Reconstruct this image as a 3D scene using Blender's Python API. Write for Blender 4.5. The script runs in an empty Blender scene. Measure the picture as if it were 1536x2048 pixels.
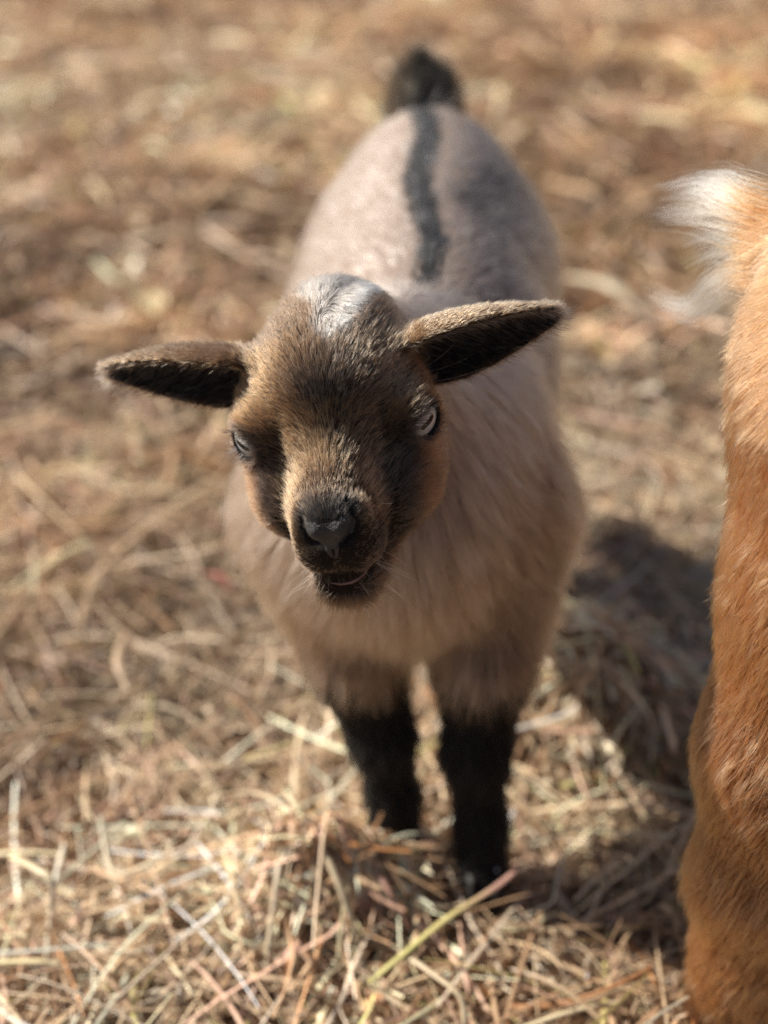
import bpy, math
import numpy as np
from mathutils import Vector, kdtree

rng = np.random.default_rng(7)
sc = bpy.context.scene

# ------------------------------------------------------------------ camera
cam_d = bpy.data.cameras.new('camera')
cam = bpy.data.objects.new('camera', cam_d)
sc.collection.objects.link(cam)
cam.location = (0, 0, 0.575)
cam.rotation_euler = (math.radians(90 - 33), 0, 0)
cam_d.sensor_fit = 'VERTICAL'
cam_d.sensor_height = 36
cam_d.lens = 50
cam_d.clip_start = 0.02
cam_d.clip_end = 300
cam_d.dof.use_dof = True
cam_d.dof.focus_distance = 0.543
cam_d.dof.aperture_fstop = 3.7
sc.camera = cam

# ------------------------------------------------------------------ sky and sun
SUN = Vector((-0.72, 0.25, 0.64)).normalized()          # towards the sun
elev = math.asin(SUN.z)
w = bpy.data.worlds.new('World')
sc.world = w
w.use_nodes = True
nt = w.node_tree
bg = nt.nodes['Background']
sky = nt.nodes.new('ShaderNodeTexSky')
sky.sky_type = 'NISHITA'
sky.sun_disc = False
sky.sun_elevation = elev
sky.sun_rotation = math.atan2(SUN.x, SUN.y)
nt.links.new(sky.outputs[0], bg.inputs[0])
bg.inputs[1].default_value = 0.055
sl = bpy.data.lights.new('sun', 'SUN')
sl.energy = 5.0
sl.angle = math.radians(0.5)
sl.color = (1.0, 0.93, 0.82)
so = bpy.data.objects.new('sun', sl)
sc.collection.objects.link(so)
so.rotation_euler = SUN.to_track_quat('Z', 'Y').to_euler()
so.location = (-3, 1, 4)

vs = sc.view_settings
vs.view_transform = 'Standard'
vs.look = 'None'
vs.exposure = 0.85
vs.gamma = 1
vs.use_curve_mapping = False
sc.cycles_curves.shape = 'RIBBONS'
sc.cycles.max_bounces = 10
sc.cycles.transparent_max_bounces = 12
sc.cycles.use_denoising = True
sc.cycles.denoising_prefilter = 'NONE'

# ------------------------------------------------------------------ numpy helpers
def hash3(i, j, k, seed):
    h = (i * 374761393 + j * 668265263 + k * 2147483647 + seed * 974634777) & 0xFFFFFFFF
    h = ((h ^ (h >> 13)) * 1274126177) & 0xFFFFFFFF
    return ((h ^ (h >> 16)) & 0xFFFF) / 65535.0

def vnoise(p, scale, seed=0):
    """smooth value noise in 0..1 at points p (N,3), feature size = scale"""
    q = np.asarray(p, dtype=np.float64) / scale
    f = np.floor(q)
    i = f.astype(np.int64)
    t = q - f
    t = t * t * (3 - 2 * t)
    out = 0
    for dx in (0, 1):
        wx = t[:, 0] if dx else 1 - t[:, 0]
        for dy in (0, 1):
            wy = t[:, 1] if dy else 1 - t[:, 1]
            for dz in (0, 1):
                wz = t[:, 2] if dz else 1 - t[:, 2]
                out = out + wx * wy * wz * hash3(i[:, 0] + dx, i[:, 1] + dy, i[:, 2] + dz, seed)
    return out

def fbm(p, scale, seed=0, n=3):
    o, a, tot = 0, 1.0, 0
    for k in range(n):
        o = o + a * vnoise(p, scale / 2 ** k, seed + 17 * k)
        tot += a
        a *= 0.5
    return o / tot

def smooth(e0, e1, x):
    t = np.clip((x - e0) / (e1 - e0), 0, 1)
    return t * t * (3 - 2 * t)

def norm(v):
    return v / np.maximum(np.linalg.norm(v, axis=-1, keepdims=True), 1e-9)

def mixc(c, d, m):
    return c * (1 - m[:, None]) + np.asarray(d) * m[:, None]

# ------------------------------------------------------------------ scene helpers
def link(o):
    sc.collection.objects.link(o)
    return o

def mesh_obj(name, verts, faces, mat, parent=None, smooth_shade=True, colors=None, cname='tint'):
    """verts (N,3) in world space, faces (M,3|4) array or list"""
    me = bpy.data.meshes.new(name)
    verts = np.asarray(verts, dtype=np.float32)
    faces = np.asarray(faces, dtype=np.int32)
    k = faces.shape[1]
    me.vertices.add(len(verts))
    me.vertices.foreach_set('co', verts.ravel())
    me.loops.add(faces.size)
    me.loops.foreach_set('vertex_index', faces.ravel())
    me.polygons.add(len(faces))
    me.polygons.foreach_set('loop_start', np.arange(0, faces.size, k, dtype=np.int32))
    me.polygons.foreach_set('loop_total', np.full(len(faces), k, dtype=np.int32))
    me.update(calc_edges=True)
    me.polygons.foreach_set('use_smooth', np.full(len(faces), smooth_shade))
    if colors is not None:
        a = me.attributes.new(cname, 'FLOAT_COLOR', 'POINT')
        rgba = np.ones((len(verts), 4), dtype=np.float32)
        rgba[:, :3] = colors
        a.data.foreach_set('color', rgba.ravel())
    me.materials.append(mat)
    o = link(bpy.data.objects.new(name, me))
    if parent is not None:
        o.parent = parent
        p = parent
        off = Vector((0, 0, 0))
        while p is not None:
            off += p.location
            p = p.parent
        o.location = -off
    return o

def empty(name, loc, label, cat, group=None):
    o = link(bpy.data.objects.new(name, None))
    o.location = loc
    o.empty_display_size = 0.05
    o['label'] = label
    o['category'] = cat
    if group:
        o['group'] = group
    return o

def tag(o, label=None, cat=None, kind=None, group=None):
    if label: o['label'] = label
    if cat: o['category'] = cat
    if kind: o['kind'] = kind
    if group: o['group'] = group
    return o

# ------------------------------------------------------------------ materials
def principled(name, color=(0.5, 0.5, 0.5), rough=0.6, attr=None, bump=None, spec=0.5, noise=None, coat=0.0):
    m = bpy.data.materials.new(name)
    m.use_nodes = True
    n = m.node_tree.nodes
    b = n['Principled BSDF']
    b.inputs['Roughness'].default_value = rough
    b.inputs['Specular IOR Level'].default_value = spec
    b.inputs['Coat Weight'].default_value = coat
    b.inputs['Base Color'].default_value = (*color, 1)
    src = None
    if attr:
        a = n.new('ShaderNodeAttribute')
        a.attribute_name = attr
        src = a.outputs['Color']
    if noise:
        sc_, lo, hi = noise
        t = n.new('ShaderNodeTexNoise')
        t.inputs['Scale'].default_value = sc_
        t.inputs['Detail'].default_value = 5
        g = n.new('ShaderNodeNewGeometry')
        m.node_tree.links.new(g.outputs['Position'], t.inputs['Vector'])
        r = n.new('ShaderNodeMapRange')
        r.inputs['From Min'].default_value = 0.3
        r.inputs['From Max'].default_value = 0.7
        r.inputs['To Min'].default_value = lo
        r.inputs['To Max'].default_value = hi
        m.node_tree.links.new(t.outputs['Fac'], r.inputs['Value'])
        mx = n.new('ShaderNodeMix')
        mx.data_type = 'RGBA'
        mx.blend_type = 'MULTIPLY'
        mx.inputs['Factor'].default_value = 1
        if src is not None:
            m.node_tree.links.new(src, mx.inputs['A'])
        else:
            mx.inputs['A'].default_value = (*color, 1)
        m.node_tree.links.new(r.outputs['Result'], mx.inputs['B'])
        src = mx.outputs['Result']
    if src is not None:
        m.node_tree.links.new(src, b.inputs['Base Color'])
    if bump:
        bs, bd = bump
        t = n.new('ShaderNodeTexNoise')
        t.inputs['Scale'].default_value = bs
        t.inputs['Detail'].default_value = 4
        g = n.new('ShaderNodeNewGeometry')
        m.node_tree.links.new(g.outputs['Position'], t.inputs['Vector'])
        bp = n.new('ShaderNodeBump')
        bp.inputs['Strength'].default_value = 1.0
        bp.inputs['Distance'].default_value = bd
        m.node_tree.links.new(t.outputs['Fac'], bp.inputs['Height'])
        m.node_tree.links.new(bp.outputs['Normal'], b.inputs['Normal'])
    return m

def hair_mat(name, rough=0.35, rrough=0.5):
    m = bpy.data.materials.new(name)
    m.use_nodes = True
    n = m.node_tree.nodes
    out = n['Material Output']
    n.remove(n['Principled BSDF'])
    h = n.new('ShaderNodeBsdfHairPrincipled')
    h.model = 'CHIANG'
    h.parametrization = 'COLOR'
    h.inputs['Roughness'].default_value = rough
    h.inputs['Radial Roughness'].default_value = rrough
    a = n.new('ShaderNodeAttribute'); a.attribute_name = 'root_tint'
    b = n.new('ShaderNodeAttribute'); b.attribute_name = 'tip_tint'
    i = n.new('ShaderNodeHairInfo')
    mp = n.new('ShaderNodeMapRange')
    mp.inputs['From Min'].default_value = 0.35
    mp.inputs['From Max'].default_value = 0.9
    m.node_tree.links.new(i.outputs['Intercept'], mp.inputs['Value'])
    mx = n.new('ShaderNodeMix'); mx.data_type = 'RGBA'
    m.node_tree.links.new(mp.outputs['Result'], mx.inputs['Factor'])
    m.node_tree.links.new(a.outputs['Color'], mx.inputs['A'])
    m.node_tree.links.new(b.outputs['Color'], mx.inputs['B'])
    m.node_tree.links.new(mx.outputs['Result'], h.inputs['Color'])
    m.node_tree.links.new(h.outputs[0], out.inputs['Surface'])
    return m

M_skin = principled('goat_skin', attr='tint', rough=0.85, spec=0.15)
M_hair = hair_mat('goat_hair')
M_hair_matt = hair_mat('matt_leg_hair', .65, .8)
M_hair_matt.node_tree.nodes['Principled Hair BSDF'].inputs['IOR'].default_value = 1.25

# ------------------------------------------------------------------ hair builder
def hair_obj(name, pts, rad, root, tip, parent, mat=None):
    N, K = pts.shape[:2]
    c = bpy.data.hair_curves.new(name)
    c.add_curves([K] * N)
    c.position_data.foreach_set('vector', np.ascontiguousarray(pts, dtype=np.float32).ravel())
    r = c.attributes.get('radius') or c.attributes.new('radius', 'FLOAT', 'POINT')
    r.data.foreach_set('value', np.ascontiguousarray(rad, dtype=np.float32).ravel())
    for nm, col in (('root_tint', root), ('tip_tint', tip)):
        a = c.attributes.new(nm, 'FLOAT_COLOR', 'CURVE')
        rgba = np.ones((N, 4), dtype=np.float32)
        rgba[:, :3] = col
        a.data.foreach_set('color', rgba.ravel())
    c.materials.append(mat or M_hair)
    o = link(bpy.data.objects.new(name, c))
    o.parent = parent
    off = Vector((0, 0, 0)); p = parent
    while p is not None:
        off += p.location; p = p.parent
    o.location = -off
    return o

def sample_surface(V, F, N, weight=None):
    """F quads; weight per vertex; returns positions, normals"""
    T = np.concatenate([F[:, [0, 1, 2]], F[:, [0, 2, 3]]])
    a, b, c = V[T[:, 0]], V[T[:, 1]], V[T[:, 2]]
    nn = np.cross(b - a, c - a)
    area = np.linalg.norm(nn, axis=1) * 0.5
    if weight is not None:
        area = area * weight[T].mean(axis=1)
    vn = np.zeros_like(V)
    for k in range(3):
        for ax in range(3):
            vn[:, ax] += np.bincount(T[:, k], weights=nn[:, ax], minlength=len(V))
    vn = norm(vn)
    cdf = np.cumsum(area); cdf /= cdf[-1]
    t = np.searchsorted(cdf, rng.random(N))
    u, v = rng.random(N), rng.random(N)
    fl = u + v > 1
    u[fl] = 1 - u[fl]; v[fl] = 1 - v[fl]
    w0 = 1 - u - v
    P = a[t] * w0[:, None] + b[t] * u[:, None] + c[t] * v[:, None]
    n = norm(vn[T[t, 0]] * w0[:, None] + vn[T[t, 1]] * u[:, None] + vn[T[t, 2]] * v[:, None])
    return P, n

def make_hair(P, n, flow, L, lift, radius, jitter=0.25, droop=0.0, clump=0.0, clump_ratio=14, K=5, curl=0.0, bend=0.35, clump_jit=0.0):
    N = len(P)
    ft = norm(flow - n * (flow * n).sum(1, keepdims=True))
    lift = np.broadcast_to(lift, (N,))[:, None]
    L = np.broadcast_to(L, (N,)) * rng.uniform(0.7, 1.15, N)
    d = norm(ft * (1 - lift) + n * lift + rng.normal(0, 1, (N, 3)) * jitter)
    b = ft * bend - n * bend * 0.8 * lift + rng.normal(0, 1, (N, 3)) * curl
    b[:, 2] -= droop
    t = np.linspace(0, 1, K)[None, :, None]
    pts = P[:, None, :] - n[:, None, :] * 0.0006 + L[:, None, None] * (d[:, None, :] * t + b[:, None, :] * t * t * 0.6)
    if np.max(clump) > 0:
        ng = max(8, N // clump_ratio)
        gi = rng.choice(N, ng, replace=False)
        kd = kdtree.KDTree(ng)
        for q, i in enumerate(gi):
            kd.insert(P[i], q)
        kd.balance()
        near = np.array([kd.find(p)[1] for p in P])
        g = gi[near]
        gp = pts[g] - P[g][:, None, :]                       # guide shape
        if clump_jit > 0:
            off = rng.normal(0, clump_jit, (N, 3))[g]
            gp = gp + off[:, None, :] * t * t * L[g][:, None, None]
        tgt = P[g][:, None, :] + gp * (L / np.maximum(L[g], 1e-6))[:, None, None]
        wgt = np.broadcast_to(clump, (N,))[:, None, None] * t ** 1.3
        pts = pts * (1 - wgt) + tgt * wgt
    prof = np.array([1.0, 1.0, 0.85, 0.55, 0.12]) if K == 5 else np.linspace(1, 0.15, K)
    rad = np.broadcast_to(radius, (N,))[:, None] * prof[None, :]
    return pts, rad

# ------------------------------------------------------------------ implicit surfaces
def ell(p, c, r, R=None):
    q = p - np.asarray(c, dtype=p.dtype)
    if R is not None:
        q = q @ np.asarray(R, dtype=p.dtype).T
    r = np.asarray(r, dtype=p.dtype)
    k0 = np.sqrt(((q / r) ** 2).sum(-1))
    k1 = np.sqrt(((q / (r * r)) ** 2).sum(-1))
    return k0 * (k0 - 1.0) / np.maximum(k1, 1e-6)

def cap(p, a, b, r1, r2):
    a = np.asarray(a, dtype=p.dtype); b = np.asarray(b, dtype=p.dtype)
    ab = b - a
    q = p - a
    t = np.clip((q @ ab) / (ab @ ab), 0, 1)
    return np.sqrt(((q - t[..., None] * ab) ** 2).sum(-1)) - (r1 + (r2 - r1) * t)

def chain(p, pts, k):
    d = None
    for (a, ra), (b, rb) in zip(pts[:-1], pts[1:]):
        e = cap(p, a, b, ra, rb)
        d = e if d is None else su(d, e, k)
    return d

def su(a, b, k):
    h = np.maximum(k - np.abs(a - b), 0) / k
    return np.minimum(a, b) - h * h * k * 0.25

def ssub(a, b, k):                                   # a minus b
    return -su(-a, b, k)

def surface_nets(xs, ys, zs, D):
    s = D < 0
    nx, ny, nz = s.shape
    cnt = np.zeros((nx - 1, ny - 1, nz - 1), dtype=np.int8)
    for i in (0, 1):
        for j in (0, 1):
            for k in (0, 1):
                cnt += s[i:nx - 1 + i, j:ny - 1 + j, k:nz - 1 + k]
    act = np.nonzero((cnt > 0) & (cnt < 8))
    n = len(act[0])
    cid = np.full(cnt.shape, -1, dtype=np.int64)
    cid[act] = np.arange(n)
    I, J, K = act
    acc = np.zeros((n, 3)); num = np.zeros(n)
    cor = [(i, j, k) for i in (0, 1) for j in (0, 1) for k in (0, 1)]
    for a in cor:
        for ax in range(3):
            if a[ax] == 1:
                continue
            b = list(a); b[ax] = 1
            va = D[I + a[0], J + a[1], K + a[2]]
            vb = D[I + b[0], J + b[1], K + b[2]]
            m = (va < 0) != (vb < 0)
            t = np.where(m, va / np.where(m, va - vb, 1), 0)
            pa = np.stack([xs[I + a[0]], ys[J + a[1]], zs[K + a[2]]], 1)
            pb = np.stack([xs[I + b[0]], ys[J + b[1]], zs[K + b[2]]], 1)
            acc += np.where(m[:, None], pa + (pb - pa) * t[:, None], 0)
            num += m
    V = acc / num[:, None]
    quads = []
    for ax in range(3):
        sl0 = [slice(None)] * 3; sl1 = [slice(None)] * 3
        sl0[ax] = slice(0, -1); sl1[ax] = slice(1, None)
        a, b = s[tuple(sl0)], s[tuple(sl1)]
        e = np.nonzero(a != b)
        ins = a[e]
        o1, o2 = [(1, 2), (2, 0), (0, 1)][ax]
        idx = np.stack(e, 1)
        ok = (idx[:, o1] > 0) & (idx[:, o2] > 0) & (idx[:, o1] < cnt.shape[o1]) & (idx[:, o2] < cnt.shape[o2])
        idx = idx[ok]; ins = ins[ok]
        def at(d1, d2):
            q = idx.copy(); q[:, o1] += d1; q[:, o2] += d2
            return cid[q[:, 0], q[:, 1], q[:, 2]]
        q = np.stack([at(-1, -1), at(0, -1), at(0, 0), at(-1, 0)], 1)
        q[~ins] = q[~ins][:, ::-1]
        quads.append(q)
    return V, np.concatenate(quads)

def polygonise(xs, ys, zs, fn, slabs=24):
    D = np.empty((len(xs), len(ys), len(zs)), dtype=np.float32)
    Y, Z = np.meshgrid(ys, zs, indexing='ij')
    for i0 in range(0, len(xs), slabs):
        x = xs[i0:i0 + slabs]
        p = np.empty((len(x),) + Y.shape + (3,), dtype=np.float32)
        p[..., 0] = x[:, None, None]; p[..., 1] = Y; p[..., 2] = Z
        D[i0:i0 + slabs] = fn(p)
    return surface_nets(xs, ys, zs, D)

def taubin(V, F, it=2):
    e = np.concatenate([F[:, [0, 1]], F[:, [1, 2]], F[:, [2, 3]], F[:, [3, 0]]])
    e = np.concatenate([e, e[:, ::-1]])
    deg = np.bincount(e[:, 0], minlength=len(V)).astype(float)
    for _ in range(it):
        for lam in (0.5, -0.52):
            s = np.stack([np.bincount(e[:, 0], weights=V[e[:, 1], ax], minlength=len(V)) for ax in range(3)], 1)
            V = V + lam * (s / deg[:, None] - V)
    return V

# ================================================================== GROUND
PI2 = 2 * math.pi
def gheight(x, y):
    p = np.stack([x, y, np.zeros_like(x)], 1)
    h = 0.040 * (fbm(p, 0.30, 3) - 0.5) + 0.030 * (fbm(p, 0.085, 9) - 0.5) + 0.06 * (vnoise(p, 0.9, 5) - 0.5) * smooth(0.9, 1.6, y)
    h += 0.060 * np.exp(-(((x - 0.125) / 0.050) ** 2 + ((y - 0.655) / 0.045) ** 2))
    h += 0.056 * np.exp(-(((x + 0.030) / 0.042) ** 2 + ((y - 0.510) / 0.020) ** 2))
    flat = np.exp(-(((x - 0.03) / 0.10) ** 2 + ((y - 0.62) / 0.20) ** 2))
    return h * (1 - 0.5 * flat)

def span(lo, hi, step, far, nfar):
    core = np.arange(lo, hi + 1e-9, step)
    g = np.geomspace(step, far, nfar)
    return np.concatenate([lo - g[::-1], core, hi + g])

gx = span(-1.3, 1.5, 0.014, 70, 22)
gy = span(-0.4, 3.4, 0.014, 120, 22)
GX, GY = np.meshgrid(gx, gy, indexing='ij')
gz = gheight(GX.ravel(), GY.ravel()) - 0.018
far = np.maximum(np.abs(GX.ravel()) - 1.5, np.maximum(GY.ravel() - 3.4, -0.4 - GY.ravel()))
gz = np.where(far > 0, gz * np.exp(-np.maximum(far, 0)), gz)
nxg, nyg = len(gx), len(gy)
ii, jj = np.meshgrid(np.arange(nxg - 1), np.arange(nyg - 1), indexing='ij')
base = (ii * nyg + jj).ravel()
GF = np.stack([base, base + nyg, base + nyg + 1, base + 1], 1)
M_ground = principled('trodden_hay_ground', (0.20, 0.138, 0.09), 0.95, noise=(45, 0.45, 1.6), bump=(160, 0.004), spec=0.1)
ground = mesh_obj('ground', np.stack([GX.ravel(), GY.ravel(), gz], 1), GF, M_ground)
tag(ground, kind='structure')

# ------------------------------------------------------------------ hay
PAL = np.array([
    (0.66, 0.55, 0.40), (0.53, 0.42, 0.295), (0.42, 0.31, 0.21), (0.28, 0.19, 0.122),
    (0.15, 0.092, 0.055), (0.46, 0.31, 0.24), (0.47, 0.43, 0.20), (0.56, 0.50, 0.42), (0.33, 0.17, 0.075)])
PW = np.array([0.13, 0.16, 0.17, 0.17, 0.15, 0.11, 0.025, 0.08, 0.035]); PW = PW / PW.sum()

def strands(N, xy, L, W, K, zoff, arch, tilt, tint_noise, wig=0.5, bright=1.0):
    x0, y0 = xy
    th = rng.uniform(0, PI2, N)
    dth = rng.normal(0, wig, N)
    kink = (rng.random(N) < 0.16) * rng.normal(0, 0.9, N)
    kpos = rng.uniform(0.25, 0.75, N)
    t = np.linspace(0, 1, K)
    ang = th[:, None] + dth[:, None] * (t[None] - 0.5) + kink[:, None] * smooth(kpos[:, None] - 0.06, kpos[:, None] + 0.06, t[None])
    ds = L[:, None] / (K - 1)
    px = np.cumsum(np.cos(ang) * ds, 1); py = np.cumsum(np.sin(ang) * ds, 1)
    px = px - px[:, [K // 2]] + x0[:, None]; py = py - py[:, [K // 2]] + y0[:, None]
    g0 = gheight(x0, y0)
    gz_ = 0.45 * g0[:, None] + 0.55 * gheight(px.ravel(), py.ravel()).reshape(N, K)
    pz = gz_ + zoff[:, None] + arch[:, None] * (1 - (2 * t[None] - 1) ** 2) * L[:, None] + tilt[:, None] * (t[None] - 0.5) * L[:, None]
    c = np.stack([px, py, pz], -1)
    d = norm(np.gradient(c, axis=1))
    up = norm(np.array([0, 0, 1.0])[None] + rng.normal(0, 0.55, (N, 3)))[:, None, :]
    side = norm(np.cross(d, np.broadcast_to(up, d.shape)))
    nn = np.cross(side, d)
    prof = 0.55 + 0.45 * np.sin(np.pi * np.clip(t * 0.9 + 0.08, 0, 1))
    wv = (W[:, None] * prof[None])[..., None]
    fold = rng.uniform(0.25, 0.8, N)[:, None, None]
    V = np.stack([c - side * wv * 0.5, c + nn * wv * 0.5 * fold, c + side * wv * 0.5], 2)     # N,K,3,3
    idx = np.arange(N * K * 3).reshape(N, K, 3)
    q = []
    for j in (0, 1):
        q.append(np.stack([idx[:, :-1, j], idx[:, 1:, j], idx[:, 1:, j + 1], idx[:, :-1, j + 1]], -1).reshape(-1, 4))
    ci = rng.choice(len(PAL), N, p=PW)
    col = PAL[ci] * rng.uniform(0.75, 1.35, (N, 1)) * bright
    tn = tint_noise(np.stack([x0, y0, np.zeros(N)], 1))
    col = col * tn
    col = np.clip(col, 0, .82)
    cc = col[:, None, :] * (0.85 + 0.3 * rng.random((N, K, 1)))
    cv = np.repeat(cc[:, :, None, :], 3, axis=2)
    return V.reshape(-1, 3), np.concatenate(q), cv.reshape(-1, 3)

def patch_tint(p):
    a = smooth(0.35, 0.68, fbm(p, 0.22, 31))[:, None]
    b = smooth(0.4, 0.75, vnoise(p, 0.12, 77))[:, None]
    red = np.array([[0.98, 0.86, 0.74]]); pale = np.array([[1.22, 1.20, 1.14]])
    c = red * (1 - a) + pale * a
    far_lift = smooth(0.8, 1.8, p[:, 1])[:, None]
    c = c * (1 - far_lift * (1 - np.array([[1.38, 1.26, 1.14]])))  # far straw colour lightened, painting in the brightness of backlit ground
    c = c * (0.72 + 0.50 * b)
    blot = smooth(.55, .8, vnoise(p, .075, 123))[:, None]
    return c * (1 - .28 * blot)

def scatter(n, y0, y1, margin):
    out_x, out_y = [], []
    while sum(len(a) for a in out_x) < n:
        y = rng.uniform(y0, y1, n)
        hw = 0.30 * np.hypot(y, 0.55) + margin
        x = rng.uniform(-1.6, 1.7, n)
        k = np.abs(x - 0.02) < hw
        out_x.append(x[k]); out_y.append(y[k])
    return np.concatenate(out_x)[:n], np.concatenate(out_y)[:n]

parts = []
def add(N, y0, y1, margin, Lr, Wr, K, zr, ar, tr, wig=0.5, pick=None, bright=1.0):
    x, y = scatter(N, y0, y1, margin)
    L = np.exp(rng.uniform(math.log(Lr[0]), math.log(Lr[1]), N))
    W = rng.uniform(*Wr, N)
    z = rng.uniform(*zr, N)
    ar_ = rng.normal(ar[0], ar[1], N)
    tl = rng.normal(0, tr, N)
    if pick is not None:
        k = pick(x, y)
        x, y, L, W, z, ar_, tl = (q[k] for q in (x, y, L, W, z, ar_, tl))
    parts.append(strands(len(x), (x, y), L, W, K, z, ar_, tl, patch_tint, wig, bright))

add(20000, 0.28, 1.0, 0.10, (0.018, 0.080), (0.0007, 0.0023), 6, (-0.022, 0.005), (0.02, 0.06), 0.28, 0.35)
add(4200, 0.28, 1.0, 0.10, (0.04, 0.15), (0.0009, 0.0027), 8, (-0.010, 0.014), (0.015, 0.04), 0.22, 0.45, bright=1.2)
add(12000, 0.28, 1.0, 0.10, (0.004, 0.016), (0.0008, 0.0022), 3, (-0.018, 0.006), (0.05, 0.2), 0.7)
add(2500, 0.28, 1.0, 0.10, (0.008, 0.024), (0.0026, 0.0055), 4, (-0.014, 0.008), (0.1, 0.2), 0.5, 0.5)
add(30000, 0.95, 3.3, 0.25, (0.025, 0.10), (0.0016, 0.0045), 5, (-0.02, 0.008), (0.05, 0.08), 0.25, 0.3)
add(5200, 0.95, 3.3, 0.25, (0.06, 0.16), (0.0025, 0.008), 6, (-0.004, 0.012), (0.03, 0.06), 0.12, 0.5)
add(9000, 0.95, 3.3, 0.25, (0.01, 0.03), (0.003, 0.009), 3, (-0.01, 0.012), (0.05, 0.2), 0.5)
foot = lambda x, y: ((x + 0.030) / 0.050) ** 2 + ((y - 0.505) / 0.030) ** 2 < 1
add(5200, 0.45, 0.56, 0.0, (0.015, 0.060), (0.0012, 0.0030), 6, (-0.006, 0.016), (0.03, 0.07), 0.28, 0.4, foot, 1.15)
heap = lambda x, y: ((x - 0.125) / 0.065) ** 2 + ((y - 0.655) / 0.055) ** 2 < 1
add(24000, 0.55, 0.76, 0.0, (0.02, 0.07), (0.0016, 0.0042), 6, (-0.005, 0.014), (0.05, 0.08), 0.35, 0.4, heap)
n0 = 0; Vs, Fs, Cs = [], [], []
for V, F, C in parts:
    Vs.append(V); Fs.append(F + n0); Cs.append(C); n0 += len(V)

def straw_material(name, attr=True, color=None):
    m = principled(name, color or (0.5, 0.4, 0.2), 0.40, attr='tint' if attr else None, spec=0.5)
    n = m.node_tree.nodes
    b = n['Principled BSDF']
    tr = n.new('ShaderNodeBsdfTranslucent')
    ms = n.new('ShaderNodeMixShader')
    ms.inputs[0].default_value = 0.18
    if attr:
        m.node_tree.links.new(b.inputs['Base Color'].links[0].from_socket, tr.inputs['Color'])
    else:
        tr.inputs['Color'].default_value = (*color, 1)
    m.node_tree.links.new(b.outputs[0], ms.inputs[1])
    m.node_tree.links.new(tr.outputs[0], ms.inputs[2])
    m.node_tree.links.new(ms.outputs[0], n['Material Output'].inputs['Surface'])
    return m

M_straw = straw_material('dry_straw')
hay = mesh_obj('hay', np.concatenate(Vs), np.concatenate(Fs), M_straw, colors=np.concatenate(Cs))
tag(hay, label='loose dry hay covering the ground around the goats', kind='stuff')

# ------------------------------------------------------------------ single stalks one can point to
def catmull(pts, n):
    pts = np.asarray(pts, float)
    P = np.vstack([2 * pts[0] - pts[1], pts, 2 * pts[-1] - pts[-2]])
    out = []
    m = len(pts) - 1
    for q in np.linspace(0, m - 1e-6, n):
        i = int(q); t = q - i
        p0, p1, p2, p3 = P[i], P[i + 1], P[i + 2], P[i + 3]
        out.append(0.5 * (2 * p1 + (p2 - p0) * t + (2 * p0 - 5 * p1 + 4 * p2 - p3) * t * t + (3 * p1 - p0 - 3 * p2 + p3) * t ** 3))
    return np.array(out)

def tube(pts, rad, seg=8, flat=1.0, n=24):
    c = catmull(pts, n)
    d = norm(np.gradient(c, axis=0))
    up = np.array([0.1, 0.2, 1.0])
    s = norm(np.cross(d, up)); u = np.cross(s, d)
    r = np.interp(np.linspace(0, 1, n), np.linspace(0, 1, len(rad)), rad)
    r = r * (1 + 0.10 * np.sin(np.linspace(0, 17, n) + rng.uniform(0, 6)))
    a = np.linspace(0, PI2, seg, endpoint=False)
    V = c[:, None] + r[:, None, None] * (s[:, None] * np.cos(a)[None, :, None] + flat * u[:, None] * np.sin(a)[None, :, None])
    V = np.concatenate([V.reshape(-1, 3), c[[0]], c[[-1]]])
    F = []
    for i in range(n - 1):
        for j in range(seg):
            k = (j + 1) % seg
            F.append((i * seg + j, i * seg + k, (i + 1) * seg + k, (i + 1) * seg + j))
    e0, e1 = n * seg, n * seg + 1
    for j in range(seg):
        k = (j + 1) % seg
        F.append((e0, k, j, j))
        F.append((e1, (n - 1) * seg + j, (n - 1) * seg + k, (n - 1) * seg + k))
    return V, F

def tube_obj(name, pts, rad, mat, parent=None, seg=8, flat=1.0, n=24, colors=None):
    V, F = tube(pts, rad, seg, flat, n)
    me = bpy.data.meshes.new(name)
    me.from_pydata([tuple(v) for v in V], [], [tuple(dict.fromkeys(f)) for f in F])
    for p in me.polygons: p.use_smooth = True
    if colors is not None:
        a = me.attributes.new('tint', 'FLOAT_COLOR', 'POINT')
        cc = np.asarray(colors, float)
        tt = np.concatenate([np.repeat(np.linspace(0, 1, n), seg), [0, 1]])
        rgba = np.ones((len(V), 4), np.float32)
        xs_ = np.linspace(0, 1, len(cc))
        for k in range(3):
            rgba[:, k] = np.interp(tt, xs_, cc[:, k])
        rgba[:, :3] *= rng.uniform(0.85, 1.12, (len(V), 1))
        a.data.foreach_set('color', rgba.ravel())
    me.materials.append(mat)
    o = link(bpy.data.objects.new(name, me))
    if parent is not None:
        off = Vector((0, 0, 0)); p = parent
        o.parent = parent
        while p is not None:
            off += p.location; p = p.parent
        o.location = -off
    return o

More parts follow.
